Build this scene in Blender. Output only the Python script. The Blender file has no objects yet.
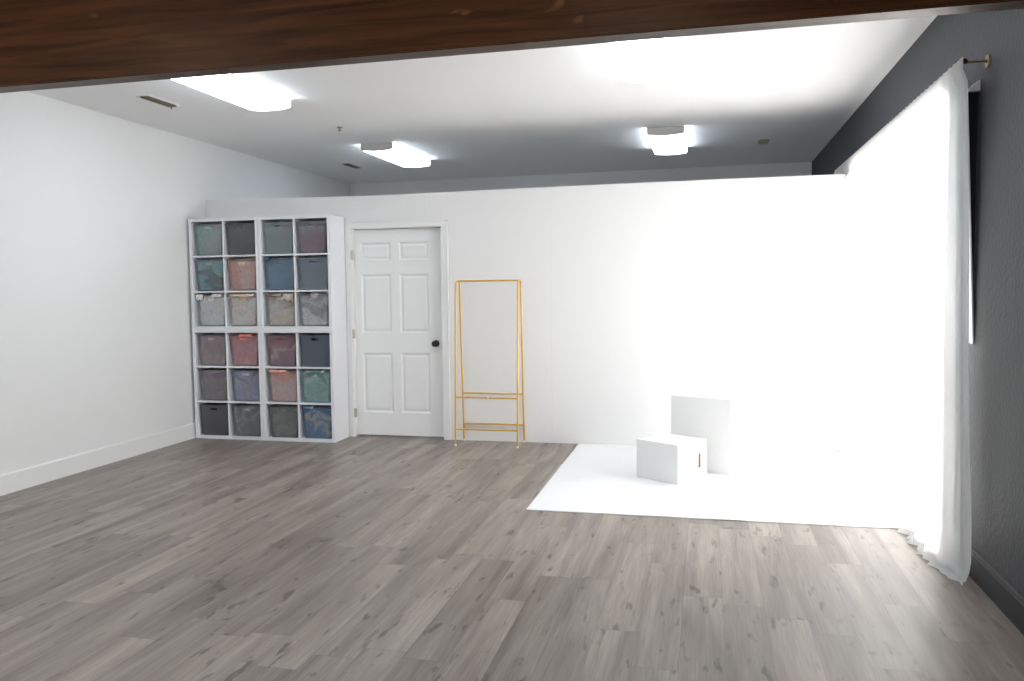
import bpy, bmesh, math, random
from mathutils import Vector, Matrix, noise
C = bpy.context.scene.collection
random.seed(4)

# ---------------------------------------------------------------- dimensions
XL, XR = -4.947, 1.2985            # left / right wall faces
YP, HP = 7.557, 2.381              # partition face and height
YB = 11.10                         # far wall
YF = -3.4                          # wall behind the camera
ZC, ZS = 2.9615, 0.0051            # ceiling height at left wall, rise per metre to the right
def zc(x): return ZC + ZS*(x-XL)

# ---------------------------------------------------------------- materials
def new_mat(name):
    m = bpy.data.materials.new(name); m.use_nodes = True
    nt = m.node_tree; b = nt.nodes['Principled BSDF']
    return m, nt, b
def N(nt, kind, **kw):
    n = nt.nodes.new(kind)
    for k, v in kw.items(): setattr(n, k, v)
    return n
def plain(name, col, rough=0.6, metal=0.0, bump=0.0, scale=60.0, vary=0.03, spec=0.5):
    m, nt, b = new_mat(name); L = nt.links
    tc = N(nt, 'ShaderNodeTexCoord'); nz = N(nt, 'ShaderNodeTexNoise')
    nz.inputs['Scale'].default_value = scale; nz.inputs['Detail'].default_value = 3
    L.new(tc.outputs['Object'], nz.inputs['Vector'])
    mx = N(nt, 'ShaderNodeMix', data_type='RGBA')
    mx.inputs[6].default_value = (*[c*(1-vary) for c in col], 1)
    mx.inputs[7].default_value = (*[min(1, c*(1+vary)) for c in col], 1)
    L.new(nz.outputs['Fac'], mx.inputs[0]); L.new(mx.outputs[2], b.inputs['Base Color'])
    b.inputs['Roughness'].default_value = rough; b.inputs['Metallic'].default_value = metal
    b.inputs['Specular IOR Level'].default_value = spec
    if bump:
        bp = N(nt, 'ShaderNodeBump'); bp.inputs['Strength'].default_value = bump
        bp.inputs['Distance'].default_value = 0.004
        L.new(nz.outputs['Fac'], bp.inputs['Height']); L.new(bp.outputs['Normal'], b.inputs['Normal'])
    return m
def emit(name, col, s):
    m, nt, b = new_mat(name)
    b.inputs['Base Color'].default_value = (.8, .8, .8, 1)
    b.inputs['Emission Color'].default_value = (*col, 1); b.inputs['Emission Strength'].default_value = s
    return m

M = {}
M['wall'] = plain('white_wall_paint', (.80, .80, .79), .75, bump=.15, scale=90, vary=.01)
M['ceil'] = plain('ceiling_paint', (.86, .86, .86), .85, bump=.1, scale=70, vary=.01)
M['dark'] = plain('charcoal_wall_paint', (.039, .041, .047), .55, bump=.8, scale=55, vary=.10, spec=.3)
M['darktrim'] = plain('charcoal_trim_paint', (.022, .022, .024), .5, vary=.05, spec=.25)
M['trim'] = plain('white_trim_paint', (.82, .82, .81), .45, vary=.01)
M['door'] = plain('white_door_paint', (.84, .845, .84), .45, vary=.01)
M['shelf'] = plain('white_laminate', (.78, .79, .82), .4, vary=.01)
M['black'] = plain('black_metal', (.012, .012, .014), .35, .3)
M['nickel'] = plain('satin_nickel', (.55, .5, .42), .35, .8)
M['gold'] = plain('gold_lacquer', (.72, .42, .07), .32, .45, vary=.05)
M['brass'] = plain('aged_brass', (.30, .21, .10), .4, .6)
M['cap'] = plain('white_rubber', (.8, .8, .78), .5)
M['box'] = plain('white_painted_wood', (.82, .82, .81), .5, bump=.15, scale=40, vary=.02)
M['slot'] = plain('dark_brown_slot', (.16, .09, .05), .7)
M['mat'] = plain('gloss_white_board', (.86, .87, .88), .12, scale=3, vary=.01)
M['lens'] = emit('lamp_lens', (.80, .90, 1.0), 12.5)
M['pan'] = plain('lamp_enamel', (.60, .59, .57), .5)
M['vent'] = plain('vent_enamel', (.36, .32, .25), .5)
M['ventdark'] = plain('vent_dark', (.10, .09, .07), .7)
M['frame'] = plain('window_vinyl', (.75, .77, .80), .4)

def floor_mat():
    m, nt, b = new_mat('grey_oak_planks'); L = nt.links
    def math_(op, a, c=None, v=None):
        n = N(nt, 'ShaderNodeMath', operation=op)
        if isinstance(a, (int, float)): n.inputs[0].default_value = a
        else: L.new(a, n.inputs[0])
        if c is not None:
            if isinstance(c, (int, float)): n.inputs[1].default_value = c
            else: L.new(c, n.inputs[1])
        if v is not None: n.inputs[2].default_value = v
        return n.outputs[0]
    tc = N(nt, 'ShaderNodeTexCoord'); sp = N(nt, 'ShaderNodeSeparateXYZ')
    L.new(tc.outputs['Object'], sp.inputs[0])
    u = math_('DIVIDE', math_('ADD', sp.outputs['X'], 20.03), .178)
    row = math_('FLOOR', u)
    wn = N(nt, 'ShaderNodeTexWhiteNoise', noise_dimensions='1D'); L.new(row, wn.inputs['W'])
    v = math_('ADD', math_('DIVIDE', sp.outputs['Y'], 1.22), math_('MULTIPLY', wn.outputs['Value'], 7.0))
    col = math_('FLOOR', v)
    cb = N(nt, 'ShaderNodeCombineXYZ'); L.new(row, cb.inputs[0]); L.new(col, cb.inputs[1])
    w2 = N(nt, 'ShaderNodeTexWhiteNoise', noise_dimensions='3D'); L.new(cb.outputs[0], w2.inputs['Vector'])
    # grain coordinates, different on each plank
    off = N(nt, 'ShaderNodeVectorMath', operation='SCALE'); L.new(w2.outputs['Color'], off.inputs[0]); off.inputs['Scale'].default_value = 40
    ad = N(nt, 'ShaderNodeVectorMath', operation='ADD'); L.new(tc.outputs['Object'], ad.inputs[0]); L.new(off.outputs[0], ad.inputs[1])
    def grain(sx, sy, scale, det, dist=0.0):
        mp = N(nt, 'ShaderNodeMapping'); mp.inputs['Scale'].default_value = (sx, sy, 1)
        L.new(ad.outputs[0], mp.inputs['Vector'])
        n = N(nt, 'ShaderNodeTexNoise'); n.inputs['Scale'].default_value = scale; n.inputs['Detail'].default_value = det
        n.inputs['Distortion'].default_value = dist
        L.new(mp.outputs[0], n.inputs['Vector']); return n.outputs['Fac']
    g1 = grain(5, .42, 2.0, 5, .5)     # broad streaks
    g2 = grain(60, 2.2, 2.0, 4, .2)   # fine fibres
    g3 = grain(9, 2.3, 2.3, 3, .35)   # knots / flares
    ramp = N(nt, 'ShaderNodeValToRGB'); L.new(g1, ramp.inputs['Fac'])
    e = ramp.color_ramp.elements
    e[0].position = .25; e[0].color = (.138, .112, .094, 1)
    e[1].position = .75; e[1].color = (.350, .300, .258, 1)
    k = ramp.color_ramp.elements.new(.5); k.color = (.252, .211, .180, 1)
    mf = N(nt, 'ShaderNodeMix', data_type='RGBA', blend_type='MULTIPLY'); mf.inputs[0].default_value = 1
    r2 = N(nt, 'ShaderNodeMapRange'); r2.inputs[1].default_value = .3; r2.inputs[2].default_value = .7
    r2.inputs[3].default_value = .84; r2.inputs[4].default_value = 1.14
    L.new(g2, r2.inputs[0]); L.new(ramp.outputs[0], mf.inputs[6]); L.new(r2.outputs[0], mf.inputs[7])
    # knots: small dark elongated flecks
    r3 = N(nt, 'ShaderNodeMapRange'); r3.inputs[1].default_value = .615; r3.inputs[2].default_value = .72
    r3.inputs[3].default_value = 1.0; r3.inputs[4].default_value = .42; L.new(g3, r3.inputs[0])
    mk = N(nt, 'ShaderNodeMix', data_type='RGBA', blend_type='MULTIPLY'); mk.inputs[0].default_value = 1
    L.new(mf.outputs[2], mk.inputs[6]); L.new(r3.outputs[0], mk.inputs[7])
    # per-plank value
    r4 = N(nt, 'ShaderNodeMapRange'); r4.inputs[3].default_value = .84; r4.inputs[4].default_value = 1.18
    L.new(w2.outputs['Value'], r4.inputs[0])
    mp_ = N(nt, 'ShaderNodeMix', data_type='RGBA', blend_type='MULTIPLY'); mp_.inputs[0].default_value = 1
    L.new(mk.outputs[2], mp_.inputs[6]); L.new(r4.outputs[0], mp_.inputs[7])
    # seams
    def seam(x, w):
        f = math_('FRACT', x); d = math_('MINIMUM', f, math_('SUBTRACT', 1.0, f))
        return math_('LESS_THAN', d, w)
    sm = math_('MAXIMUM', seam(u, .006), seam(v, .0012))
    ms = N(nt, 'ShaderNodeMix', data_type='RGBA'); L.new(math_('MULTIPLY', sm, .45), ms.inputs[0])
    L.new(mp_.outputs[2], ms.inputs[6]); ms.inputs[7].default_value = (.07, .06, .055, 1)
    L.new(ms.outputs[2], b.inputs['Base Color'])
    b.inputs['Roughness'].default_value = .38; b.inputs['Specular IOR Level'].default_value = .45
    bp = N(nt, 'ShaderNodeBump'); bp.inputs['Strength'].default_value = .25; bp.inputs['Distance'].default_value = .002
    L.new(g2, bp.inputs['Height']); L.new(bp.outputs[0], b.inputs['Normal'])
    return m
M['floor'] = floor_mat()

def beam_mat():
    m, nt, b = new_mat('stained_timber'); L = nt.links
    tc = N(nt, 'ShaderNodeTexCoord')
    def nz(sc, scale, det, dist):
        mp = N(nt, 'ShaderNodeMapping'); mp.inputs['Scale'].default_value = sc
        L.new(tc.outputs['Object'], mp.inputs['Vector'])
        n = N(nt, 'ShaderNodeTexNoise'); n.inputs['Scale'].default_value = scale
        n.inputs['Detail'].default_value = det; n.inputs['Distortion'].default_value = dist
        L.new(mp.outputs[0], n.inputs['Vector']); return n.outputs['Fac']
    g = nz((.5, 9, 9), 3.0, 6, .8); k = nz((2.2, 6, 6), 2.1, 2, .4)
    rp = N(nt, 'ShaderNodeValToRGB'); L.new(g, rp.inputs['Fac'])
    e = rp.color_ramp.elements
    e[0].position = .3; e[0].color = (.021, .0066, .0026, 1)
    e[1].position = .75; e[1].color = (.085, .031, .012, 1)
    r3 = N(nt, 'ShaderNodeMapRange'); r3.inputs[1].default_value = .71; r3.inputs[2].default_value = .77
    L.new(k, r3.inputs[0])
    mk = N(nt, 'ShaderNodeMix', data_type='RGBA'); L.new(r3.outputs[0], mk.inputs[0])
    L.new(rp.outputs[0], mk.inputs[6]); mk.inputs[7].default_value = (.15, .06, .022, 1)
    L.new(mk.outputs[2], b.inputs['Base Color']); b.inputs['Roughness'].default_value = .38; b.inputs['Specular IOR Level'].default_value = .24; b.inputs['Specular Tint'].default_value = (1, .66, .42, 1)
    bp = N(nt, 'ShaderNodeBump'); bp.inputs['Strength'].default_value = .3; bp.inputs['Distance'].default_value = .004
    L.new(g, bp.inputs['Height']); L.new(bp.outputs[0], b.inputs['Normal'])
    return m
M['beam'] = beam_mat()

def partition_mat():
    m, nt, b = new_mat('white_panel_board'); L = nt.links
    tc = N(nt, 'ShaderNodeTexCoord'); sp = N(nt, 'ShaderNodeSeparateXYZ'); L.new(tc.outputs['Object'], sp.inputs[0])
    a = N(nt, 'ShaderNodeMath', operation='ADD'); a.inputs[1].default_value = 1.392+12.2; L.new(sp.outputs['X'], a.inputs[0])
    d = N(nt, 'ShaderNodeMath', operation='DIVIDE'); d.inputs[1].default_value = 1.22; L.new(a.outputs[0], d.inputs[0])
    f = N(nt, 'ShaderNodeMath', operation='FRACT'); L.new(d.outputs[0], f.inputs[0])
    l = N(nt, 'ShaderNodeMath', operation='LESS_THAN'); l.inputs[1].default_value = .003; L.new(f.outputs[0], l.inputs[0])
    mx = N(nt, 'ShaderNodeMix', data_type='RGBA'); L.new(l.outputs[0], mx.inputs[0])
    mx.inputs[6].default_value = (.80, .80, .795, 1); mx.inputs[7].default_value = (.74, .74, .73, 1)
    L.new(mx.outputs[2], b.inputs['Base Color']); b.inputs['Roughness'].default_value = .5
    return m
M['part'] = partition_mat()

def curtain_mat():
    m, nt, b = new_mat('sheer_white_voile'); L = nt.links
    nt.nodes.remove(b); out = nt.nodes['Material Output']
    tr = N(nt, 'ShaderNodeBsdfTransparent'); tl = N(nt, 'ShaderNodeBsdfTranslucent'); df = N(nt, 'ShaderNodeBsdfDiffuse')
    tr.inputs[0].default_value = (1, 1, 1, 1); tl.inputs[0].default_value = (.93, .93, .93, 1); df.inputs[0].default_value = (.85, .86, .87, 1)
    a = N(nt, 'ShaderNodeMixShader'); c = N(nt, 'ShaderNodeMixShader')
    a.inputs[0].default_value = .55; L.new(df.outputs[0], a.inputs[1]); L.new(tl.outputs[0], a.inputs[2])
    # threads: a little more open between the yarns
    tc = N(nt, 'ShaderNodeTexCoord'); nz = N(nt, 'ShaderNodeTexNoise'); nz.inputs['Scale'].default_value = 300
    L.new(tc.outputs['Object'], nz.inputs['Vector'])
    mr = N(nt, 'ShaderNodeMapRange'); mr.inputs[3].default_value = .90; mr.inputs[4].default_value = .97
    L.new(nz.outputs['Fac'], mr.inputs[0]); L.new(mr.outputs[0], c.inputs[0])
    L.new(tr.outputs[0], c.inputs[1]); L.new(a.outputs[0], c.inputs[2]); L.new(c.outputs[0], out.inputs[0])
    return m
M['curtain'] = curtain_mat()

def glass_mat():
    m, nt, b = new_mat('window_glass'); L = nt.links
    nt.nodes.remove(b); out = nt.nodes['Material Output']
    tr = N(nt, 'ShaderNodeBsdfTransparent'); gl = N(nt, 'ShaderNodeBsdfGlossy'); gl.inputs['Roughness'].default_value = .02
    fr = N(nt, 'ShaderNodeFresnel'); c = N(nt, 'ShaderNodeMixShader')
    L.new(fr.outputs[0], c.inputs[0]); L.new(tr.outputs[0], c.inputs[1]); L.new(gl.outputs[0], c.inputs[2]); L.new(c.outputs[0], out.inputs[0])
    return m
M['glass'] = glass_mat()

def plastic(name, col, clear):
    """milky bin plastic: partly see-through"""
    m, nt, b = new_mat(name); L = nt.links; out = nt.nodes['Material Output']
    if clear > 0: col = tuple(min(.85, c*(1+.4*min(1, sum(col)/1.5))) for c in col)
    b.inputs['Base Color'].default_value = (*col, 1); b.inputs['Roughness'].default_value = .35
    if clear > 0:
        tr = N(nt, 'ShaderNodeBsdfTransparent'); tr.inputs[0].default_value = (.86, .87, .89, 1)
        c = N(nt, 'ShaderNodeMixShader'); c.inputs[0].default_value = min(.86, clear+.23)
        L.new(b.outputs[0], c.inputs[1]); L.new(tr.outputs[0], c.inputs[2]); L.new(c.outputs[0], out.inputs[0])
    return m
def cloth(name, cols, vec, sc, seed):
    """mixed garments: warped bands of several cloth colours"""
    cols = [tuple(min(.88, (c*.82+.18*sum(k)/3+.03)*(1+.55*min(1, sum(k)/1.3))) for c in k) for k in cols]
    m, nt, b = new_mat(name); L = nt.links
    tc = N(nt, 'ShaderNodeTexCoord'); mp = N(nt, 'ShaderNodeMapping'); mp.inputs['Location'].default_value = (seed*3.1, seed*1.7, seed)
    L.new(tc.outputs['Object'], mp.inputs['Vector'])
    nz = N(nt, 'ShaderNodeTexNoise'); nz.inputs['Scale'].default_value = sc; nz.inputs['Detail'].default_value = 4; nz.inputs['Distortion'].default_value = 1.2
    L.new(mp.outputs[0], nz.inputs['Vector'])
    dt = N(nt, 'ShaderNodeVectorMath', operation='DOT_PRODUCT'); L.new(tc.outputs['Object'], dt.inputs[0]); dt.inputs[1].default_value = (vec[0]*1.77, 0, vec[1]*1.77)
    ad = N(nt, 'ShaderNodeMath', operation='MULTIPLY_ADD'); L.new(nz.outputs['Fac'], ad.inputs[0]); ad.inputs[1].default_value = 1.4
    L.new(dt.outputs['Value'], ad.inputs[2])
    sb = N(nt, 'ShaderNodeMath', operation='SUBTRACT'); L.new(ad.outputs[0], sb.inputs[0]); sb.inputs[1].default_value = 1.4*.5-.515+1.77*.15*vec[1]
    rp = N(nt, 'ShaderNodeValToRGB'); L.new(sb.outputs[0], rp.inputs['Fac'])
    e = rp.color_ramp.elements; n = len(cols)
    e[0].position = .25; e[0].color = (*cols[0], 1); e[1].position = .78; e[1].color = (*cols[-1], 1)
    for i in range(1, n-1):
        k = rp.color_ramp.elements.new(.25+.53*i/(n-1)); k.color = (*cols[i], 1)
    # fold shade put into the colour: darker in the bump hollows
    n2 = N(nt, 'ShaderNodeTexNoise'); n2.inputs['Scale'].default_value = 32; n2.inputs['Detail'].default_value = 4; n2.inputs['Distortion'].default_value = 2
    L.new(mp.outputs[0], n2.inputs['Vector'])
    mr = N(nt, 'ShaderNodeMapRange'); mr.inputs[1].default_value = .3; mr.inputs[2].default_value = .7; mr.inputs[3].default_value = .62; mr.inputs[4].default_value = 1.3
    L.new(n2.outputs['Fac'], mr.inputs[0])
    mx = N(nt, 'ShaderNodeMix', data_type='RGBA', blend_type='MULTIPLY'); mx.inputs[0].default_value = 1
    L.new(rp.outputs[0], mx.inputs[6]); L.new(mr.outputs[0], mx.inputs[7]); L.new(mx.outputs[2], b.inputs['Base Color'])
    b.inputs['Roughness'].default_value = .95; b.inputs['Specular IOR Level'].default_value = .1
    bp = N(nt, 'ShaderNodeBump'); bp.inputs['Strength'].default_value = .8; bp.inputs['Distance'].default_value = .012
    L.new(n2.outputs['Fac'], bp.inputs['Height']); L.new(bp.outputs[0], b.inputs['Normal'])
    return m

# ---------------------------------------------------------------- mesh helpers
def bm_new(): return bmesh.new()
def box(bm, x0, x1, y0, y1, z0, z1, bev=0.0, mi=0):
    t = bmesh.new(); r = bmesh.ops.create_cube(t, size=1)
    for v in t.verts: v.co = Vector(((x0+x1)/2+v.co.x*(x1-x0), (y0+y1)/2+v.co.y*(y1-y0), (z0+z1)/2+v.co.z*(z1-z0)))
    if bev: bmesh.ops.bevel(t, geom=list(t.edges), offset=bev, segments=2, affect='EDGES', profile=.5)
    for f in t.faces: f.material_index = mi
    me = bpy.data.meshes.new('tmp'); t.to_mesh(me); t.free(); bm.from_mesh(me); bpy.data.meshes.remove(me)
def tube(bm, pts, r, seg=10, caps=True):
    pts = [Vector(p) for p in pts]; rings = []
    up = Vector((0.13, .21, 1)).normalized(); prev = None
    for i, p in enumerate(pts):
        a = pts[i]-pts[i-1] if i else pts[1]-pts[0]
        c = pts[i+1]-pts[i] if i < len(pts)-1 else a
        t = (a.normalized()+c.normalized()).normalized()
        if prev is None: n = t.cross(up if abs(t.dot(up)) < .95 else Vector((1, 0, 0))).normalized()
        else: n = (prev-t*prev.dot(t)).normalized()
        prev = n; bn = t.cross(n)
        rings.append([bm.verts.new(p+(n*math.cos(2*math.pi*k/seg)+bn*math.sin(2*math.pi*k/seg))*r) for k in range(seg)])
    for a, c in zip(rings, rings[1:]):
        for k in range(seg): bm.faces.new((a[k], a[(k+1) % seg], c[(k+1) % seg], c[k]))
    if caps: bm.faces.new(rings[0][::-1]); bm.faces.new(rings[-1])
def lathe(bm, prof, origin, axis, seg=24):
    """prof: (distance along axis, radius)"""
    ax = Vector(axis).normalized(); n = ax.orthogonal().normalized(); b = ax.cross(n); o = Vector(origin); rings = []
    for d, r in prof:
        rings.append([bm.verts.new(o+ax*d+(n*math.cos(2*math.pi*k/seg)+b*math.sin(2*math.pi*k/seg))*max(r, 1e-4)) for k in range(seg)])
    for a, c in zip(rings, rings[1:]):
        for k in range(seg): bm.faces.new((a[k], a[(k+1) % seg], c[(k+1) % seg], c[k]))
    bm.faces.new(rings[0][::-1]); bm.faces.new(rings[-1])
def prism(bm, pts, vec):
    a = [bm.verts.new(p) for p in pts]; c = [bm.verts.new(Vector(p)+Vector(vec)) for p in pts]; n = len(pts)
    bm.faces.new(a[::-1]); bm.faces.new(c)
    for i in range(n): bm.faces.new((a[i], a[(i+1) % n], c[(i+1) % n], c[i]))
def obj(name, bm, mats, parent=None, smooth=False, origin=None):
    bmesh.ops.recalc_face_normals(bm, faces=bm.faces)
    if origin is not None: bmesh.ops.translate(bm, verts=bm.verts, vec=-Vector(origin))
    me = bpy.data.meshes.new(name); bm.to_mesh(me); bm.free()
    for m in (mats if isinstance(mats, (list, tuple)) else [mats]): me.materials.append(m)
    if smooth:
        for p in me.polygons: p.use_smooth = True
        if smooth == 'auto': me.set_sharp_from_angle(angle=math.radians(35))
    o = bpy.data.objects.new(name, me); C.objects.link(o)
    if origin is not None: o.location = origin
    if parent is not None: o.parent = parent
    return o
def local(o, parent):   # parent an object built in world coordinates
    o.parent = parent; o.matrix_parent_inverse = Matrix.Translation(-Vector(parent.location)) if not parent.rotation_euler.z else parent.matrix_basis.inverted()
    return o
def tag(o, label, cat, group=None, kind=None):
    if label: o['label'] = label
    if cat: o['category'] = cat
    if group: o['group'] = group
    if kind: o['kind'] = kind
    return o
def thing(name, label, cat, loc=(0, 0, 0), rz=0, group=None, kind=None):
    o = bpy.data.objects.new(name, None); C.objects.link(o); o.empty_display_size = .1
    o.location = loc; o.rotation_euler = (0, 0, rz); return tag(o, label, cat, group, kind)
def struct(name, bm, m, label, cat, smooth=False):
    return tag(obj(name, bm, m, smooth=smooth), label, cat, kind='structure')

# ---------------------------------------------------------------- the room
bm = bm_new(); box(bm, XL-.15, XR+.15, YF-.15, YB+.15, -.12, 0)
struct('floor', bm, M['floor'], 'grey-brown oak plank floor running the length of the room', 'floor')
bm = bm_new()
prism(bm, [(XL-.15, YF-.15, zc(XL-.15)), (XR+.15, YF-.15, zc(XR+.15)), (XR+.15, YF-.15, zc(XR)+.12), (XL-.15, YF-.15, zc(XL)+.12)], (0, YB-YF+.3, 0))
struct('ceiling', bm, M['ceil'], 'flat white ceiling with surface mounted lights', 'ceiling')
bm = bm_new(); box(bm, XL-.15, XL, YF-.15, YB+.15, 0, ZC)
struct('wall_left', bm, M['wall'], 'long plain white wall on the left', 'wall')
bm = bm_new(); prism(bm, [(XL, YB, 0), (XR, YB, 0), (XR, YB, zc(XR)+.01), (XL, YB, zc(XL)+.01)], (0, .15, 0))
struct('wall_back', bm, M['wall'], 'far wall seen as a grey strip above the white partition', 'wall')

# right wall with the curtained glass door opening
WY0, WY1, WZ = 4.60, 7.53, 2.44
bm = bm_new()
box(bm, XR, XR+.15, YF-.15, WY0, 0, zc(XR)); box(bm, XR, XR+.15, WY1, YB+.15, 0, zc(XR)); box(bm, XR, XR+.15, WY0, WY1, WZ, zc(XR))
struct('wall_right', bm, M['dark'], 'charcoal textured wall on the right behind the curtain', 'wall')
w = thing('window_1', 'glazed opening hidden behind the white curtain', 'window', (XR+.07, (WY0+WY1)/2, 0), kind='structure')
bm = bm_new()
for y0, y1, z0, z1 in ((WY0, WY0+.05, 0, WZ), (WY1-.05, WY1, 0, WZ), (WY0+.05, WY1-.05, WZ-.05, WZ), (WY0+.05, WY1-.05, 0, .05), ((WY0+WY1)/2-.035, (WY0+WY1)/2+.035, .05, WZ-.05)):
    box(bm, XR+.04, XR+.10, y0, y1, z0, z1)
local(obj('window_frame', bm, M['frame']), w)
bm = bm_new(); box(bm, XR+.068, XR+.074, WY0+.05, WY1-.05, .05, WZ-.05)
local(obj('window_pane', bm, M['glass']), w)

# wall behind the camera with an unseen wide window added for fill light
BX0, BX1, BZ0, BZ1 = -4.6, -.6, .5, 2.6
bm = bm_new()
box(bm, XL, BX0, YF-.15, YF, 0, ZC-.02); box(bm, BX1, XR, YF-.15, YF, 0, ZC-.02)
box(bm, BX0, BX1, YF-.15, YF, 0, BZ0); prism(bm, [(XL, YF, ZC-.02), (XR, YF, ZC-.02), (XR, YF, zc(XR)+.01), (XL, YF, zc(XL)+.01)], (0, -.15, 0)); box(bm, BX0, BX1, YF-.15, YF, BZ1, ZC-.02)
struct('wall_front', bm, M['wall'], 'white wall behind the camera', 'wall')
w = thing('fill_window', 'unseen wide window added behind the camera for fill light', 'window', ((BX0+BX1)/2, YF-.08, BZ0), kind='structure')
bm = bm_new()
for x in (BX0, (BX0*2+BX1)/3, (BX0+BX1*2)/3, BX1-.06): box(bm, x, x+.06, YF-.11, YF-.05, BZ0+.06, BZ1-.06)
box(bm, BX0, BX1, YF-.11, YF-.05, BZ0, BZ0+.06); box(bm, BX0, BX1, YF-.11, YF-.05, BZ1-.06, BZ1)
local(obj('window_frame', bm, M['frame']), w)

# baseboards
bm = bm_new()
prism(bm, [(XL, YF, 0), (XL+.016, YF, 0), (XL+.016, YF, .140), (XL+.010, YF, .150), (XL, YF, .150)], (0, YP-YF, 0))
struct('baseboard_left', bm, M['trim'], 'white baseboard along the left wall', 'baseboard')
bm = bm_new()
prism(bm, [(XR, YF, 0), (XR-.016, YF, 0), (XR-.016, YF, .118), (XR-.011, YF, .122), (XR-.011, YF, .132), (XR-.004, YF, .140), (XR, YF, .140)], (0, WY0-YF, 0))
struct('baseboard_right', bm, M['darktrim'], 'charcoal baseboard along the dark right wall', 'baseboard')

# partition with the door opening; its top edge dips a little towards the left
DX0, DX1, DH = -3.372, -2.449, 2.045
PX1 = 1.160; PT = .14
bm = bm_new()
def top(x): return HP + (.004 if x > -3.2 else -.008*(0 if x < -4.5 else 1))
tops = [(XL, HP-.001), (-3.25, HP-.022), (-2.0, HP-.010), (-1.392, HP-.006), (0, HP+.004), (PX1, HP+.006)]
def ztop(x):
    for (a, za), (b_, zb) in zip(tops, tops[1:]):
        if x <= b_: return za+(zb-za)*(x-a)/(b_-a)
    return tops[-1][1]
def slab(x0, x1, z0):
    xs = [x0]+[t[0] for t in tops if x0 < t[0] < x1]+[x1]
    prism(bm, [(x0, YP, z0), (x1, YP, z0)]+[(x, YP, ztop(x)) for x in reversed(xs)], (0, PT, 0))
slab(XL, DX0, 0); slab(DX0, DX1, DH); slab(DX1, PX1, 0)
struct('wall_partition', bm, M['part'], 'white panelled partition wall that stops short of the ceiling', 'wall')

# door
d = thing('door_1', 'white six-panel door with black knob', 'door', ((DX0+DX1)/2, YP+.11, 0), kind='structure')
LY = YP+.060       # face of the leaf
lx0, lx1 = DX0+.006, DX1-.006
bm = bm_new()
px = [(-3.300, -2.985), (-2.900, -2.600)]
pz = [(.240, .828), (1.026, 1.600), (1.735, 1.910)]
xs = [lx0, px[0][0], px[0][1], px[1][0], px[1][1], lx1]; zs = [.014, pz[0][0], pz[0][1], pz[1][0], pz[1][1], pz[2][0], pz[2][1], 2.036]
for i in range(5):
    for j in range(7):
        x0, x1, z0, z1 = xs[i], xs[i+1], zs[j], zs[j+1]
        if i in (1, 3) and j in (1, 3, 5):
            # moulded sunken groove, then a raised field
            rings = [(0, 0), (.010, .010), (.022, .012), (.040, .004)]
            pr = None
            for ins, dep in rings:
                vs = [bm.verts.new((x, LY+dep, z)) for x, z in ((x0+ins, z0+ins), (x1-ins, z0+ins), (x1-ins, z1-ins), (x0+ins, z1-ins))]
                if pr:
                    for k in range(4): bm.faces.new((pr[k], pr[(k+1) % 4], vs[(k+1) % 4], vs[k]))
                pr = vs
            bm.faces.new(pr)
        else:
            bm.faces.new([bm.verts.new(p) for p in ((x0, LY, z0), (x1, LY, z0), (x1, LY, z1), (x0, LY, z1))])
bmesh.ops.remove_doubles(bm, verts=bm.verts, dist=1e-4)
# back and sides
b0 = [(lx0, .014), (lx1, .014), (lx1, 2.036), (lx0, 2.036)]
bk = [bm.verts.new((x, LY+.036, z)) for x, z in b0]; bm.faces.new(bk)
edge = [e for e in bm.edges if e.is_boundary and not all(v in bk for v in e.verts)]
r = bmesh.ops.extrude_edge_only(bm, edges=edge)
for v in [g for g in r['geom'] if isinstance(g, bmesh.types.BMVert)]: v.co.y = LY+.036
local(obj('door_leaf', bm, M['door']), d)
bm = bm_new()
cw = .070
box(bm, DX0-.055, DX0+.0, YP-.018, YP, 0, DH+.06, .004); box(bm, DX1, DX1+cw, YP-.018, YP, 0, DH+.06, .004)
box(bm, DX0-.055, DX1+cw, YP-.019, YP, DH, DH+.062, .004)
for x0, x1 in ((DX1+cw-.016, DX1+cw),): box(bm, x0, x1, YP-.024, YP-.017, 0, DH+.062, .003)
box(bm, DX0-.055, DX1+cw, YP-.024, YP-.018, DH+.046, DH+.062, .003)
local(obj('door_casing', bm, M['trim']), d)
bm = bm_new()
box(bm, DX0, DX0+.004, YP, YP+PT, 0, DH); box(bm, DX1-.004, DX1, YP, YP+PT, 0, DH); box(bm, DX0+.004, DX1-.004, YP, YP+PT, DH-.004, DH)
local(obj('door_jamb', bm, M['trim']), d)
for z in (.24, 1.02, 1.79):
    bm = bm_new(); lathe(bm, [(0, .008), (.09, .008)], (DX0+.008, YP-.012, z-.045), (0, 0, 1), 12)
    box(bm, DX0+.004, DX0+.026, YP-.012, YP-.006, z-.045, z+.045, .001)
    h = local(obj('hinge', bm, M['nickel'], smooth='auto'), d)
bm = bm_new()
kx, kz = -2.535, .925
lathe(bm, [(0, .033), (.006, .033), (.009, .028), (.012, .013), (.032, .012), (.036, .020), (.044, .028), (.056, .029), (.066, .022), (.069, .0)], (kx, LY, kz), (0, -1, 0), 28)
k = local(obj('door_knob', bm, M['black'], smooth='auto'), d); k['label'] = 'round black door knob'
bm = bm_new(); box(bm, DX1-.0065, DX1-.004, LY-.014, LY+.020, kz-.03, kz+.03)
local(obj('strike_plate', bm, M['black']), d)

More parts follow.
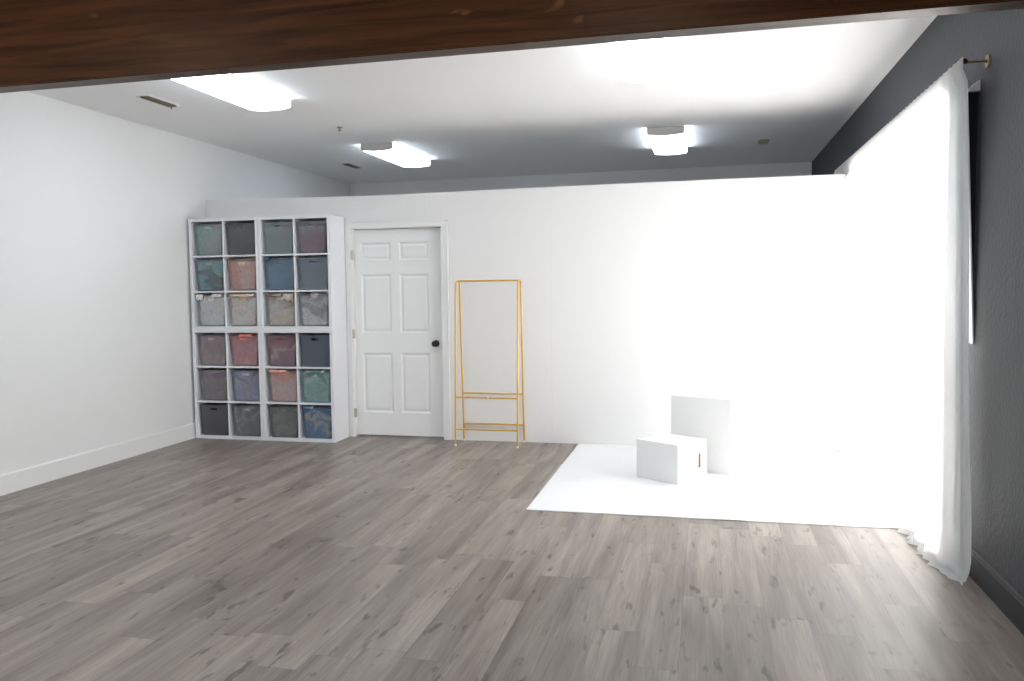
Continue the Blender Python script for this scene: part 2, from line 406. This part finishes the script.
# timber beam across the room
bm = bm_new()
BY0, BY1 = 3.205, 3.305
def zb(x): return 2.401+.0045*(x+1)
prism(bm, [(XL, BY0, zb(XL)), (XR, BY0, zb(XR)), (XR, BY0, zc(XR)), (XL, BY0, zc(XL))], (0, BY1-BY0, 0))
bmesh.ops.recalc_face_normals(bm, faces=bm.faces)
bmesh.ops.bevel(bm, geom=[e for e in bm.edges if all(v.co.z < 2.6 for v in e.verts)], offset=.004, segments=2, affect='EDGES')
struct('trim_1', bm, M['beam'], 'dark stained timber beam crossing overhead near the camera', 'beam')

# ---------------------------------------------------------------- ceiling fixtures
def lamp(x0, x1, y0, y1, label):
    xc = (x0+x1)/2; z = zc(xc)-.001; hw = (x1-x0)/2; dp = .085
    t = thing('ceiling_light', label, 'light', (xc, (y0+y1)/2, z), group='wraparound ceiling lights')
    L2 = (y1-y0)/2
    bm = bm_new(); box(bm, -hw+.012, hw-.012, -L2+.006, L2-.006, -.026, 0, .002)
    obj('lamp_pan', bm, M['pan'], t)
    # curved diffuser
    prof = [(-hw, -.014), (-hw+.001, -.056), (-hw+.014, -.070)]
    for i in range(1, 8):
        a = i/8; prof.append((-hw+.014+(2*hw-.028)*a, -.070-.011*math.sin(math.pi*a)))
    prof += [(hw-.014, -.070), (hw-.001, -.056), (hw, -.014), (hw-.011, -.014), (hw-.011, -.027), (-hw+.011, -.027), (-hw+.011, -.014)]
    bm = bm_new(); prism(bm, [(x, -L2+.012, zz) for x, zz in prof], (0, 2*L2-.024, 0))
    bmesh.ops.triangulate(bm, faces=[f for f in bm.faces if len(f.verts) > 4])
    obj('diffuser', bm, M['lens'], t)
    for s in (-1, 1):
        ys = -L2 if s < 0 else L2-.010
        bm = bm_new()
        cp = [(x*1.012, zz if zz > -.03 else zz*1.01) for x, zz in prof[:13]]
        prism(bm, [(x, ys, zz) for x, zz in [(-hw*1.012, -.002)]+cp+[(hw*1.012, -.002)]], (0, .010, 0))
        bmesh.ops.triangulate(bm, faces=[f for f in bm.faces if len(f.verts) > 4])
        obj('end_cap', bm, M['pan'], t)
lamp(-3.565, -3.21, 4.89, 6.11, 'left ceiling light partly hidden by the timber beam')
lamp(-3.50, -3.15, 8.15, 9.37, 'left of the two ceiling lights beyond the partition top')
lamp(-.555, -.20, 8.20, 9.42, 'right of the two ceiling lights beyond the partition top')
lamp(-.57, -.205, 4.85, 6.07, 'glaring right ceiling light just beyond the timber beam')
for xa in (-3.28, -.37): lamp(xa-.2, xa+.2, .6, 1.82, 'ceiling light on the camera side of the beam')

def vent(x, y0, y1, w_, label, lever=True):
    z = zc(x)
    t = thing('ceiling_vent', label, 'vent', (x, (y0+y1)/2, z), group='ceiling air vents')
    L2 = (y1-y0)/2; hw = w_/2
    bm = bm_new(); box(bm, -hw+.010, hw-.010, -L2+.010, L2-.010, -.004, -.001); obj('vent_opening', bm, M['ventdark'], t)
    bm = bm_new()
    for a in ((-hw, -hw+.012, -L2, L2), (hw-.012, hw, -L2, L2), (-hw+.012, hw-.012, -L2, -L2+.012), (-hw+.012, hw-.012, L2-.012, L2)):
        box(bm, *a, -.007, -.001)
    obj('vent_frame', bm, M['trim'], t)
    n = int(w_/.02)
    for i in range(n):
        bm = bm_new(); xx = -hw+.016+(w_-.032)*(i+.5)/n
        prism(bm, [(xx-.006, -L2+.012, -.004), (xx-.004, -L2+.012, -.004), (xx+.008, -L2+.012, -.018), (xx+.006, -L2+.012, -.018)], (0, 2*L2-.024, 0))
        obj('slat', bm, M['vent'], t)
    if lever:
        bm = bm_new(); box(bm, -.004, .004, L2-.03, L2-.024, -.035, -.006); obj('lever', bm, M['vent'], t)
vent(-4.22, 5.66, 6.04, .115, 'slim ceiling vent near the left wall, nearest the beam')
vent(-4.19, 9.27, 9.66, .115, 'small ceiling vent at the far left beyond the partition', False)
vent(.60, 9.18, 9.46, .13, 'small ceiling vent at the far right beyond the partition', False)
bm = bm_new(); z0 = zc(-3.33)
lathe(bm, [(0, .028), (.006, .026), (.008, .009), (.030, .008), (.033, .016), (.036, .016), (.038, 0)], (-3.33, 7.27, z0), (0, 0, -1), 16)
tag(obj('sprinkler_head', bm, M['vent'], smooth='auto'), 'tiny sprinkler head on the ceiling between the lights', 'sprinkler')

# ---------------------------------------------------------------- cube shelves
CY0, CY1 = 7.205, 7.535
UW, UH, T, S = .745, 1.08, .030, .016
OW = (UW-2*T-S)/2; OH = (UH-2*T-2*S)/3
def shelf_unit(x0, z0, label):
    t = thing('cube_shelf', label, 'shelf', (x0+UW/2, (CY0+CY1)/2, z0), group='white cube shelf units')
    D = (CY1-CY0)/2; w2 = UW/2
    for s in (-1, 1):
        bm = bm_new(); box(bm, min(s*w2, s*(w2-T)), max(s*w2, s*(w2-T)), -D, D, 0.0005, UH-.0005, .0015); obj('side_panel', bm, M['shelf'], t)
    for nm, a, b_ in (('bottom_panel', .0005, T), ('top_panel', UH-T, UH-.0005)):
        bm = bm_new(); box(bm, -w2+T, w2-T, -D, D, a, b_, .0015); obj(nm, bm, M['shelf'], t)
    bm = bm_new(); box(bm, -S/2, S/2, -D+.002, D, T, UH-T, .001); obj('divider', bm, M['shelf'], t)
    for k in (1, 2):
        for s in (-1, 1):
            z = T+OH*k+S*(k-1)
            xa, xb = (-w2+T, -S/2) if s < 0 else (S/2, w2-T)
            bm = bm_new(); box(bm, xa, xb, -D+.002, D, z, z+S, .001); obj('shelf_board', bm, M['shelf'], t)
    bm = bm_new(); box(bm, -w2+T, w2-T, D-.004, D+.002, T, UH-T); obj('back_panel', bm, M['shelf'], t)
UX = [-4.918, -4.170]
shelf_unit(UX[0], 0, 'lower left white cube shelf standing by the left wall')
shelf_unit(UX[1], 0, 'lower right white cube shelf standing next to the door')
shelf_unit(UX[0], UH, 'upper left white cube shelf stacked by the left wall')
shelf_unit(UX[1], UH, 'upper right white cube shelf stacked next to the door')

# bins ---------------------------------------------------------------
G = (.30, .31, .33)
# (plastic colour, clear, [cloth colours bottom..top], (vx,vz), scale, overflow, bin words)
B = {
(0,0): ((.42,.45,.44), .55, [(.30,.34,.28),(.34,.40,.33),(.10,.42,.34),(.36,.42,.34)], (-.9,.5), 5, .5, 'sage and mint green'),
(0,1): ((.16,.17,.17), .35, [(.05,.06,.06),(.07,.08,.08),(.20,.20,.14),(.06,.09,.07)], (.1,1.2), 4, .4, 'dark charcoal green'),
(0,2): ((.28,.31,.32), .40, [(.12,.30,.18),(.15,.31,.20),(.15,.26,.28),(.22,.25,.25)], (.2,.9), 5, 0, 'muted green'),
(0,3): ((.26,.25,.27), .45, [(.34,.03,.06),(.36,.04,.07),(.24,.10,.12),(.26,.25,.27)], (.0,1.6), 3, 0, 'dusty maroon'),
(1,0): ((.35,.42,.44), .60, [(.10,.38,.40),(.05,.08,.12),(.05,.07,.11),(.30,.38,.33),(.12,.38,.38)], (.9,.9), 5, .3, 'teal and slate'),
(1,1): ((.55,.42,.38), .60, [(.55,.22,.18),(.66,.32,.26),(.66,.48,.30),(.62,.30,.26)], (1.5,.1), 7, .3, 'peach and salmon pink'),
(1,2): ((.18,.25,.33), .40, [(.10,.20,.30),(.12,.24,.36),(.18,.28,.36),(.03,.08,.22)], (.0,1.2), 5, .35, 'denim blue'),
(1,3): ((.20,.24,.28), .30, [(.10,.14,.18),(.13,.17,.21),(.15,.18,.22)], (.0,.9), 4, 0, 'slate blue'),
(2,0): ((.62,.62,.60), .60, [(.62,.61,.57),(.58,.57,.52),(.60,.52,.40),(.72,.70,.64)], (.1,1.1), 5, .9, 'cream and ivory'),
(2,1): ((.60,.56,.53), .60, [(.60,.52,.46),(.66,.46,.40),(.60,.56,.52),(.56,.40,.28)], (.1,1.2), 5, .7, 'pale blush pink'),
(2,2): ((.52,.49,.45), .60, [(.60,.42,.26),(.56,.46,.34),(.52,.50,.46),(.40,.34,.28),(.22,.14,.07)], (.2,1.3), 4, .7, 'sandy beige'),
(2,3): ((.48,.47,.47), .60, [(.60,.52,.50),(.52,.47,.45),(.20,.20,.21),(.42,.39,.38),(.30,.28,.26)], (.0,1.5), 4, .7, 'grey and oatmeal'),
(3,0): ((.38,.34,.34), .55, [(.38,.30,.27),(.44,.32,.26),(.38,.28,.30),(.34,.24,.24)], (.1,.9), 6, .4, 'mauve grey'),
(3,1): ((.50,.34,.34), .60, [(.85,.30,.24),(.52,.20,.22),(.50,.24,.30),(.60,.16,.12)], (.1,1.3), 6, .6, 'salmon pink'),
(3,2): ((.38,.26,.29), .55, [(.26,.17,.21),(.28,.18,.22),(.62,.50,.42),(.32,.08,.10),(.22,.05,.06)], (-.3,1.6), 4, .4, 'burgundy and lace'),
(3,3): ((.075,.095,.125), .0, None, (0, 0), 0, 0, 'dark slate'),
(4,0): ((.30,.28,.29), .50, [(.26,.24,.24),(.28,.25,.26),(.36,.27,.24),(.20,.12,.20)], (.0,1.3), 5, .4, 'taupe grey'),
(4,1): ((.34,.34,.42), .55, [(.44,.42,.54),(.24,.25,.38),(.30,.32,.42),(.42,.34,.26),(.12,.12,.28)], (.1,.9), 6, .5, 'lavender blue'),
(4,2): ((.54,.42,.40), .60, [(.58,.36,.33),(.56,.38,.35),(.44,.38,.37),(.62,.24,.18)], (.2,1.2), 5, .7, 'dusty rose'),
(4,3): ((.32,.44,.42), .55, [(.20,.42,.36),(.17,.36,.32),(.32,.44,.40),(.08,.20,.15)], (.1,1.0), 5, .5, 'seafoam green'),
(5,0): ((.085,.085,.095), .0, None, (0, 0), 0, 0, 'charcoal'),
(5,1): ((.26,.28,.28), .50, [(.17,.19,.19),(.20,.22,.22),(.40,.42,.34),(.16,.17,.16)], (-.3,1.0), 5, .6, 'smoky grey-green'),
(5,2): ((.26,.27,.26), .50, [(.14,.14,.12),(.30,.28,.25),(.18,.18,.15),(.24,.22,.19)], (.5,.3), 7, .3, 'stone grey'),
(5,3): ((.24,.32,.42), .60, [(.10,.20,.34),(.14,.26,.40),(.55,.40,.22),(.16,.28,.42),(.08,.18,.34)], (.3,.9), 5, .5, 'denim blue with tan'),
}
RN = ['top row', 'second row', 'third row', 'fourth row', 'fifth row', 'bottom row']
CN = ['column beside the left wall', 'second column from left', 'third column from left', 'column nearest the door']
BH, BD = .302, .285
WT, WB = .306, .262     # width at rim / base
def bin_shell():
    bm = bm_new(); D = BD/2; tb = 1-WB/WT
    def wx(z): return (WB+(WT-WB)*z/BH)/2
    def face(y0, y1, sgn):   # front or back wall with a handle slot
        zs_ = [0, .252, .274, BH]; hs = .037
        rows = [(z, [-wx(z), -hs, hs, wx(z)]) for z in zs_]
        dy = lambda z: y0+(y1-y0)*z/BH
        V = [[bm.verts.new((x, dy(z), z)) for x in xs_] for z, xs_ in rows]
        for i in range(3):
            for j in range(3):
                if i == 1 and j == 1: continue
                bm.faces.new((V[i][j], V[i][j+1], V[i+1][j+1], V[i+1][j]))
    face(-D+.012, -D, -1); face(D-.012, D, 1)
    a = [(-wx(0), -D+.012, 0), (wx(0), -D+.012, 0), (wx(0), D-.012, 0), (-wx(0), D-.012, 0)]
    t_ = [(-wx(BH), -D, BH), (wx(BH), -D, BH), (wx(BH), D, BH), (-wx(BH), D, BH)]
    bm.faces.new([bm.verts.new(p) for p in a])
    for i, j in ((1, 2), (3, 0)): bm.faces.new([bm.verts.new(p) for p in (a[i], a[j], t_[j], t_[i])])
    bmesh.ops.remove_doubles(bm, verts=bm.verts, dist=1e-4)
    return bm
def bundle(seed, over):
    """a heap of folded cloth filling the bin, lumpy, slightly heaped on top"""
    bm = bm_new(); n = 26
    bmesh.ops.create_cube(bm, size=2); bmesh.ops.subdivide_edges(bm, edges=list(bm.edges), cuts=n, use_grid_fill=True)
    hgt = BH-.035 if over == 0 else BH-.012
    for v in bm.verts:
        p = v.co.copy(); q = p.copy()
        m_ = max(abs(p.x), abs(p.y), abs(p.z)); r = p.length
        q = p*(1-.045*(r/m_-1)/.73)          # soften corners
        u = (q.z+1)/2; wid = (WB+(WT-WB)*u*hgt/BH)/2-.005
        f1 = noise.noise(Vector((q.x*2.2+seed*7, q.y*2.2, q.z*2.2)))
        f2 = noise.noise(Vector((q.x*6+seed*3, q.y*6, q.z*9)))
        f3 = abs(noise.noise(Vector((q.x*3.5-seed, q.y*3.5+q.z*2, q.z*5))))
        shrink = .007*abs(f1)+.003*abs(f2)+.005*f3
        x = q.x*(wid-shrink); y = q.y*(BD/2-.017-shrink); z = .006+u*(hgt-.006)
        if p.z > .99: z += (.012*f1+.006*f2)*(1 if over else .4)+over*.010*(1-(q.x**2+q.y**2)/2) - .006
        v.co = (x, y, max(z, .005))
    return bm
def overhang(seed, x0, x1, drop):
    """cloth spilling over the rim at the front"""
    bm = bm_new(); n, mm = 22, 18; D = BD/2
    path = [(-D+.060, BH-.010), (-D+.030, BH+.004), (-D+.006, BH+.010), (-D-.010, BH+.004), (-D-.014, BH-.012), (-D-.012, BH-drop)]
    V = []
    for i in range(n+1):
        u = i/n; x = x0+(x1-x0)*u; row = []
        dl = .55+.45*noise.noise(Vector((u*5+seed, 2.1, 0)))+.25*math.sin(u*math.pi)
        for j in range(mm+1):
            s = j/mm*(len(path)-1); k = min(int(s), len(path)-2); f = s-k
            y = path[k][0]*(1-f)+path[k+1][0]*f; z = path[k][1]*(1-f)+path[k+1][1]*f
            if z < BH-.008: z = (BH-.008)-((BH-.008)-z)*dl
            w_ = .006*noise.noise(Vector((u*9+seed, s*.6, 1)))
            row.append(bm.verts.new((x+.004*noise.noise(Vector((u*6, s, seed))), y-.003-abs(w_), z+w_*.5)))
        V.append(row)
    for i in range(n):
        for j in range(mm): bm.faces.new((V[i][j], V[i+1][j], V[i+1][j+1], V[i][j+1]))
    return bm
ov = {(2,0): [(-.150, -.075, .065), (.02, .13, .022)], (2,1): [(-.13, .13, .020)], (2,2): [(.045, .148, .080), (-.12, .02, .015)], (2,3): [(-.02, .06, .05)],
      (3,1): [(-.04, .10, .020)], (4,2): [(-.14, .05, .018)], (5,3): [(-.13, -.03, .018)], (4,3): [(-.1, .1, .012)], (1,2): [(-.150, -.09, .030)]}
for (r_, c_), (pc, clr, cols, vec, sc, over, word) in B.items():
    unit, lc = c_//2, c_ % 2; zrow = (2-r_ % 3); zu = UH if r_ < 3 else 0
    x = UX[unit]+T+OW/2+lc*(OW+S); z = zu+T+zrow*(OH+S)
    y = CY0+.026+BD/2
    jx = random.uniform(-.006, .006)
    if cols:
        lab = f'milky bin of {word} fabric, {RN[r_]}, {CN[c_]}'
    else:
        lab = f'opaque {word} bin, {RN[r_]}, {CN[c_]}'
    t = thing('storage_bin', lab, 'bin', (x+jx, y, z+.001), group='plastic bins in the cube shelves')
    pm = plastic('bin_plastic_'+word.replace(' ', '_'), pc, clr)
    o = obj('bin_body', bin_shell(), pm, t)
    md = o.modifiers.new('wall', 'SOLIDIFY'); md.thickness = .003; md.offset = 1
    bm = bm_new(); D = BD/2; h = WT/2
    for a in ((-h-.004, h+.004, -D-.005, -D), (-h-.004, h+.004, D, D+.005), (-h-.004, -h, -D, D), (h, h+.004, -D, D)): box(bm, *a, BH-.007, BH+.001)
    obj('rim', bm, pm, t)
    if cols:
        cm = cloth('cloth_'+word.replace(' ', '_'), cols, vec, sc, r_*4+c_)
        f = thing('folded_fabric', f'{word} fabric heaped in bin, {RN[r_]}, {CN[c_]}', 'fabric', (x+jx, y, z+.004), group='fabrics stored in the bins')
        obj('cloth_heap', bundle(r_*4+c_+1, over), cm, f, smooth=True)
        for q, (a, b_, dr) in enumerate(ov.get((r_, c_), [])):
            e_ = obj('hanging_cloth', overhang(q+r_*3+c_, a, b_, dr), cm, f, smooth=True)
            md = e_.modifiers.new('cloth', 'SOLIDIFY'); md.thickness = .003

# ---------------------------------------------------------------- clothes rack
t = thing('garment_rack', 'gold metal A-frame garment rack standing against the white partition', 'rack', (-1.95, 7.39, 0))
rr = .0085; xl, xr = -2.243+1.95, -1.655+1.95
def side(x):
    pts = []; yf, yr, ht = -.135, .147, 1.522
    tf, tr_ = -.058, .062
    pts.append((x, yf, .012)); pts.append((x, tf-.003, ht-.05))
    for i in range(9):
        a = math.pi*(i/8); pts.append((x, (tf+tr_)/2-math.cos(a)*(tr_-tf)/2, ht-.028+.028*math.sin(a)))
    pts.append((x, tr_+.003, ht-.05)); pts.append((x, yr, .012)); return pts
def legy(z, rear):
    return (.065+(.147-.065)*(1-z/1.472)) if rear else (-.061-(.135-.061)*(1-z/1.472))
for x in (xl, xr):
    bm = bm_new(); tube(bm, side(x), rr, 12); sd = obj('side_frame', bm, M['gold'], t, smooth='auto')
    for y in (-.135, .147):
        bm = bm_new(); lathe(bm, [(0, .0105), (.018, .0105), (.020, .009)], (x, y, 0), (0, 0, 1), 14); obj('foot_cap', bm, M['cap'], sd, smooth='auto')['label'] = 'white plastic foot cap'
bm = bm_new(); tube(bm, [(xl, .002, 1.522), (xr, .002, 1.522)], rr, 12); obj('top_rail', bm, M['gold'], t, smooth='auto')
for z in (.158, .452):
    for rear in (0, 1):
        y = legy(z, rear); zz = z + (.010 if rear else 0)
        bm = bm_new(); tube(bm, [(xl, y, zz), (xr, y, zz)], rr*.95, 12); rl = obj('shelf_rail', bm, M['gold'], t, smooth='auto')
        if z > .3 and not rear:
            bm = bm_new(); lathe(bm, [(0, .0095), (.014, .0095)], (.012, y, zz), (1, 0, 0), 14); obj('rail_clip', bm, M['cap'], rl, smooth='auto')['label'] = 'white clip on the rail'

# ---------------------------------------------------------------- white floor boards and posing boxes
MX = -1.137; MY = 5.216
bm = bm_new()
n = 70; XE = 1.27
def strip(x0, x1):
    xs_ = [x0+(x1-x0)*i/n for i in range(n+1)]
    fr = [.0045+.0035*max(0, noise.noise(Vector((x*3.1, 0, 3))))*1.5 for x in xs_]
    ring = []
    for x, l in zip(xs_, fr):
        ring.append([bm.verts.new(p) for p in ((x, MY, l-.0035), (x, MY, l), (x, MY+.25, .0045), (x, YP-.004, .0045), (x, YP-.004, .0005), (x, MY+.25, .0005))])
    for a, c in zip(ring, ring[1:]):
        for k in range(6): bm.faces.new((a[k], a[(k+1) % 6], c[(k+1) % 6], c[k]))
    bm.faces.new(ring[0]); bm.faces.new(ring[-1][::-1])
strip(MX, .105)
tag(obj('floor_board', bm, M['mat']), 'glossy white backdrop sheet on the floor, the one beside the wood, under the small box', 'floor sheet', 'white sheets on the floor')
bm = bm_new(); strip(.107, XE)
tag(obj('floor_board', bm, M['mat']), 'glossy white backdrop sheet on the floor reaching under the curtain', 'floor sheet', 'white sheets on the floor')

def wooden_box(name, label, ex, ey, corner, ang, H, slots):
    """front-right corner on the floor, front edge runs back-left at angle ang; origin at that corner"""
    t = thing(name, label, 'box', (corner[0], corner[1], .0052), ang)
    th = .014; bm = bm_new()
    # hollow plywood box: five sides per real crate, hand slots cut through
    def panel(o, u, v, nrm, w_, h_, hole=None):
        o, u, v, nrm = map(Vector, (o, u, v, nrm))
        xs_ = [0, w_]; zs_ = [0, h_]
        if hole: xs_ = [0, hole[0], hole[1], w_]; zs_ = [0, hole[2], hole[3], h_]
        for i in range(len(xs_)-1):
            for j in range(len(zs_)-1):
                if hole and i == 1 and j == 1: continue
                bm.faces.new([bm.verts.new(o+u*a+v*b_) for a, b_ in ((xs_[i], zs_[j]), (xs_[i+1], zs_[j]), (xs_[i+1], zs_[j+1]), (xs_[i], zs_[j+1]))])
    X, Y, Z = (1, 0, 0), (0, 1, 0), (0, 0, 1)
    panel((-ex, 0, 0), X, Z, Y, ex, H); panel((-ex, ey, 0), X, Z, Y, ex, H, slots.get('back'))
    panel((0, 0, 0), Y, Z, X, ey, H, slots.get('right')); panel((-ex, 0, 0), Y, Z, X, ey, H, slots.get('left'))
    panel((-ex, 0, H), X, Y, Z, ex, ey, slots.get('top')); panel((-ex, 0, 0), X, Y, Z, ex, ey)
    bmesh.ops.remove_doubles(bm, verts=bm.verts, dist=1e-5)
    bmesh.ops.recalc_face_normals(bm, faces=bm.faces)
    for key, (o0, u0, v0, n0) in {'back': ((-ex, ey, 0), X, Z, (0, -1, 0)), 'right': ((0, 0, 0), Y, Z, (-1, 0, 0)), 'left': ((-ex, 0, 0), Y, Z, X), 'top': ((-ex, 0, H), X, Y, (0, 0, -1))}.items():
        if key in slots:
            h = slots[key]; c4 = [Vector(o0)+Vector(u0)*a_+Vector(v0)*b_ for a_, b_ in ((h[0], h[2]), (h[1], h[2]), (h[1], h[3]), (h[0], h[3]))]
            for k in range(4): bm.faces.new([bm.verts.new(p) for p in (c4[k], c4[(k+1) % 4], c4[(k+1) % 4]+Vector(n0)*th, c4[k]+Vector(n0)*th)])
    obj('box_body', bm, M['box'], t)
    return t
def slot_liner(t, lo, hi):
    bm = bm_new(); box(bm, *[c for p in zip(lo, hi) for c in p]); o = obj('hand_slot', bm, M['slot'], t); o['label'] = 'dark hand slot cut in the box'; return o  # thin dark brown plate closing off the slot
a = math.radians(-34.5)
t = wooden_box('posing_box', 'low white wooden box with a hand slot standing on the white floor sheet', .385, .36, (-.189, 6.078), a, .289, {'right': (.252, .286, .083, .195)})
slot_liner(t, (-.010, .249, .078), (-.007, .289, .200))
a2 = math.radians(-24)
t2 = wooden_box('posing_box', 'tall white wooden box standing behind the low slotted box', .50, .30, (.194, 6.456), a2, .582, {'top': (.09, .20, .20, .222)})
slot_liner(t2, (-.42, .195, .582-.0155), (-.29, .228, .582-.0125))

# ---------------------------------------------------------------- curtain
RX, RZ = 1.188, 2.496
t = thing('curtain_rod', 'brass curtain rod with a round bracket on the charcoal wall', 'curtain rod', (RX, 4.38, RZ))
bm = bm_new(); tube(bm, [(0, 0.0, 0), (0, 4.05, 0)], .011, 14); obj('rod', bm, M['brass'], t, smooth='auto')
bm = bm_new(); lathe(bm, [(-.004, .0135), (.022, .0135)], (0, -.014, 0), (0, 1, 0), 20); ec = obj('end_cap', bm, M['brass'], t, smooth='auto')
bm = bm_new(); lathe(bm, [(-.003, .011), (.0, .013), (.004, .013)], (0, -.020, 0), (0, 1, 0), 20); obj('cap_face', bm, M['black'], ec, smooth='auto')
for yy in (0.010, 4.0):
    bm = bm_new(); tube(bm, [(.012, yy, 0), (XR-RX-.004, yy, 0)], .0055, 10)
    br = obj('bracket_arm', bm, M['brass'], t, smooth='auto')
    bm = bm_new(); lathe(bm, [(0, .031), (.004, .031), (.007, .029), (.008, .010), (.016, .008)], (XR-RX-.0005, yy, 0), (-1, 0, 0), 24); obj('wall_rosette', bm, M['brass'], br, smooth='auto')

def curtain():
    bm = bm_new(); ny, nz_ = 620, 46; Y0, Y1 = 4.335, 8.30
    V = []
    for i in range(ny+1):
        u = i/ny; y = Y0+(Y1-Y0)*u; col = []
        for j in range(nz_+1):
            s = j/nz_; z = (RZ+.014)*(1-s)**1.0
            open_ = .30+.70*min(1, s*1.6)                       # gathers loosen downwards
            fr = 30; ph = 2.4*noise.noise(Vector((y*1.3, 0, 5)))+.5*noise.noise(Vector((y*3, s*.8, 1)))
            amp = .030*(.7+.5*noise.noise(Vector((y*.9, 7, s*.5))))
            x = RX+amp*open_*math.sin(y*fr+ph)+.010*noise.noise(Vector((y*5, s*1.5, 2)))-.012*s
            yy = y+.010*open_*math.cos(y*fr*.5+ph)
            # gathered near end: turns back toward the wall as it falls
            e = max(0, 1-(y-Y0)/.34)
            x += e**1.3*(.004+.072*min(1, s*1.2)); yy += -e*.03*s
            if j <= 1: x = RX-.017+.003*math.sin(y*70)
            
            # hem: kicks into the room and puddles on the floor
            x += .009*min(1, e*2.5)*(.3+s)*min(1, max(0, z-.02)/.4)*math.sin(y*95+1.5*noise.noise(Vector((y*4, s*2, 3))))
            if z < .12:
                k = (1-z/.12)**2; x -= (.012+.022*noise.noise(Vector((y*14, 0, 9))))*k
                z = max(.008, z+.008*k+.010*k*noise.noise(Vector((y*30, 3, 0))))
            if j < 3: pass
            elif 7.36 < y < 7.515: x = 1.150+.012*(x-RX)/.03
            elif 7.515 <= y < 7.80: x = max(x, 1.150+.024*min(1, (y-7.515)/.025))
            x = min(x, XR-.028)
            col.append(bm.verts.new((x, yy, z)))
        # puddle folds on the floor
        x, yy = col[-1].co.x, col[-1].co.y
        near = 1 if y < 6.2 else .3
        for q in range(1, 6):
            d_ = .0085*q*(1+.9*noise.noise(Vector((y*17, q*.3, 4))))*near
            zz = .010+.022*math.sin(q/5*math.pi)*(.55+.6*noise.noise(Vector((y*13, q*.5, 8))))*near
            yk = -.012*q*max(0, 1-(y-Y0)/.8)
            col.append(bm.verts.new((x-d_, yy+yk+.010*noise.noise(Vector((y*16, q, 3))), max(.0085, zz))))
        V.append(col)
    for a, c in zip(V, V[1:]):
        for j in range(len(a)-1): bm.faces.new((a[j], c[j], c[j+1], a[j+1]))
    return bm
o = obj('sheer_curtain', curtain(), M['curtain'], smooth=True)
tag(o, 'long sheer white curtain glowing with daylight, hem puddled on the floor', 'curtain')

# white edged board standing off the wall at the near side of the opening
t = thing('blackout_board', 'narrow white-edged board leaning off the charcoal wall behind the curtain end', 'board', (XR, 4.50, 0))
bm = bm_new()
zt, zb_ = 2.385, 1.15
prism(bm, [(-.060, 0, zt), (-.054, 0, zt), (-.001, 0, zb_), (-.007, 0, zb_)], (0, .10, 0))
obj('board', bm, M['frame'], t)
bm = bm_new(); prism(bm, [(-.060, 0, zt), (-.0005, 0, zt), (-.0005, 0, zt+.055)], (0, .10, 0))
obj('top_cap', bm, M['frame'], t)
bm = bm_new(); prism(bm, [(-.0535, .030, zt), (-.0008, .030, zt), (-.0008, .030, zb_+.01)], (0, .004, 0))
obj('gap_shade', bm, M['black'], t)  # black sheet standing in for the shade in the gap behind the board

# ---------------------------------------------------------------- daylight
wld = bpy.data.worlds.new('daylight'); bpy.context.scene.world = wld; wld.use_nodes = True
nt = wld.node_tree; bg = nt.nodes['Background']; L = nt.links
tc = N(nt, 'ShaderNodeTexCoord'); sp = N(nt, 'ShaderNodeSeparateXYZ'); L.new(tc.outputs['Generated'], sp.inputs[0])
mr = N(nt, 'ShaderNodeMapRange', interpolation_type='SMOOTHSTEP')
mr.inputs[1].default_value = .1; mr.inputs[2].default_value = .9
mr.inputs[3].default_value = 3.3; mr.inputs[4].default_value = 16.5     # hazy sky, brightest on the curtain side
L.new(sp.outputs['X'], mr.inputs[0])
L.new(mr.outputs[0], bg.inputs['Strength']); bg.inputs['Color'].default_value = (1.0, .975, .94, 1)
def portal(loc, rot, sx, sy):
    l = bpy.data.lights.new('portal', 'AREA'); l.shape = 'RECTANGLE'; l.size = sx; l.size_y = sy; l.cycles.is_portal = True
    o = bpy.data.objects.new('sky_portal', l); C.objects.link(o); o.location = loc; o.rotation_euler = rot
portal((XR+.16, (WY0+WY1)/2, WZ/2), (0, math.radians(90), 0), WZ, WY1-WY0)
portal(((BX0+BX1)/2, YF-.16, (BZ0+BZ1)/2), (math.radians(90), 0, 0), BX1-BX0, BZ1-BZ0)

# ---------------------------------------------------------------- camera
yaw, pitch, roll, H = -.2297, -.0632, -.0111, 1.4515
f = Vector((math.sin(yaw)*math.cos(pitch), math.cos(yaw)*math.cos(pitch), math.sin(pitch)))
r = Vector((math.cos(yaw), -math.sin(yaw), 0)); u = r.cross(f)
r2 = math.cos(roll)*r+math.sin(roll)*u; u2 = -math.sin(roll)*r+math.cos(roll)*u
cam = bpy.data.cameras.new('camera'); co = bpy.data.objects.new('camera', cam); C.objects.link(co)
m = Matrix(((r2.x, u2.x, -f.x, 0), (r2.y, u2.y, -f.y, 0), (r2.z, u2.z, -f.z, H), (0, 0, 0, 1)))
co.matrix_world = m
cam.sensor_width = 36; cam.lens = 827.34/1024*36; cam.clip_start = .05
bpy.context.scene.camera = co
vs = bpy.context.scene.view_settings
vs.view_transform = 'Standard'; vs.look = 'None'; vs.gamma = 1; vs.use_curve_mapping = False; vs.exposure = 0.10
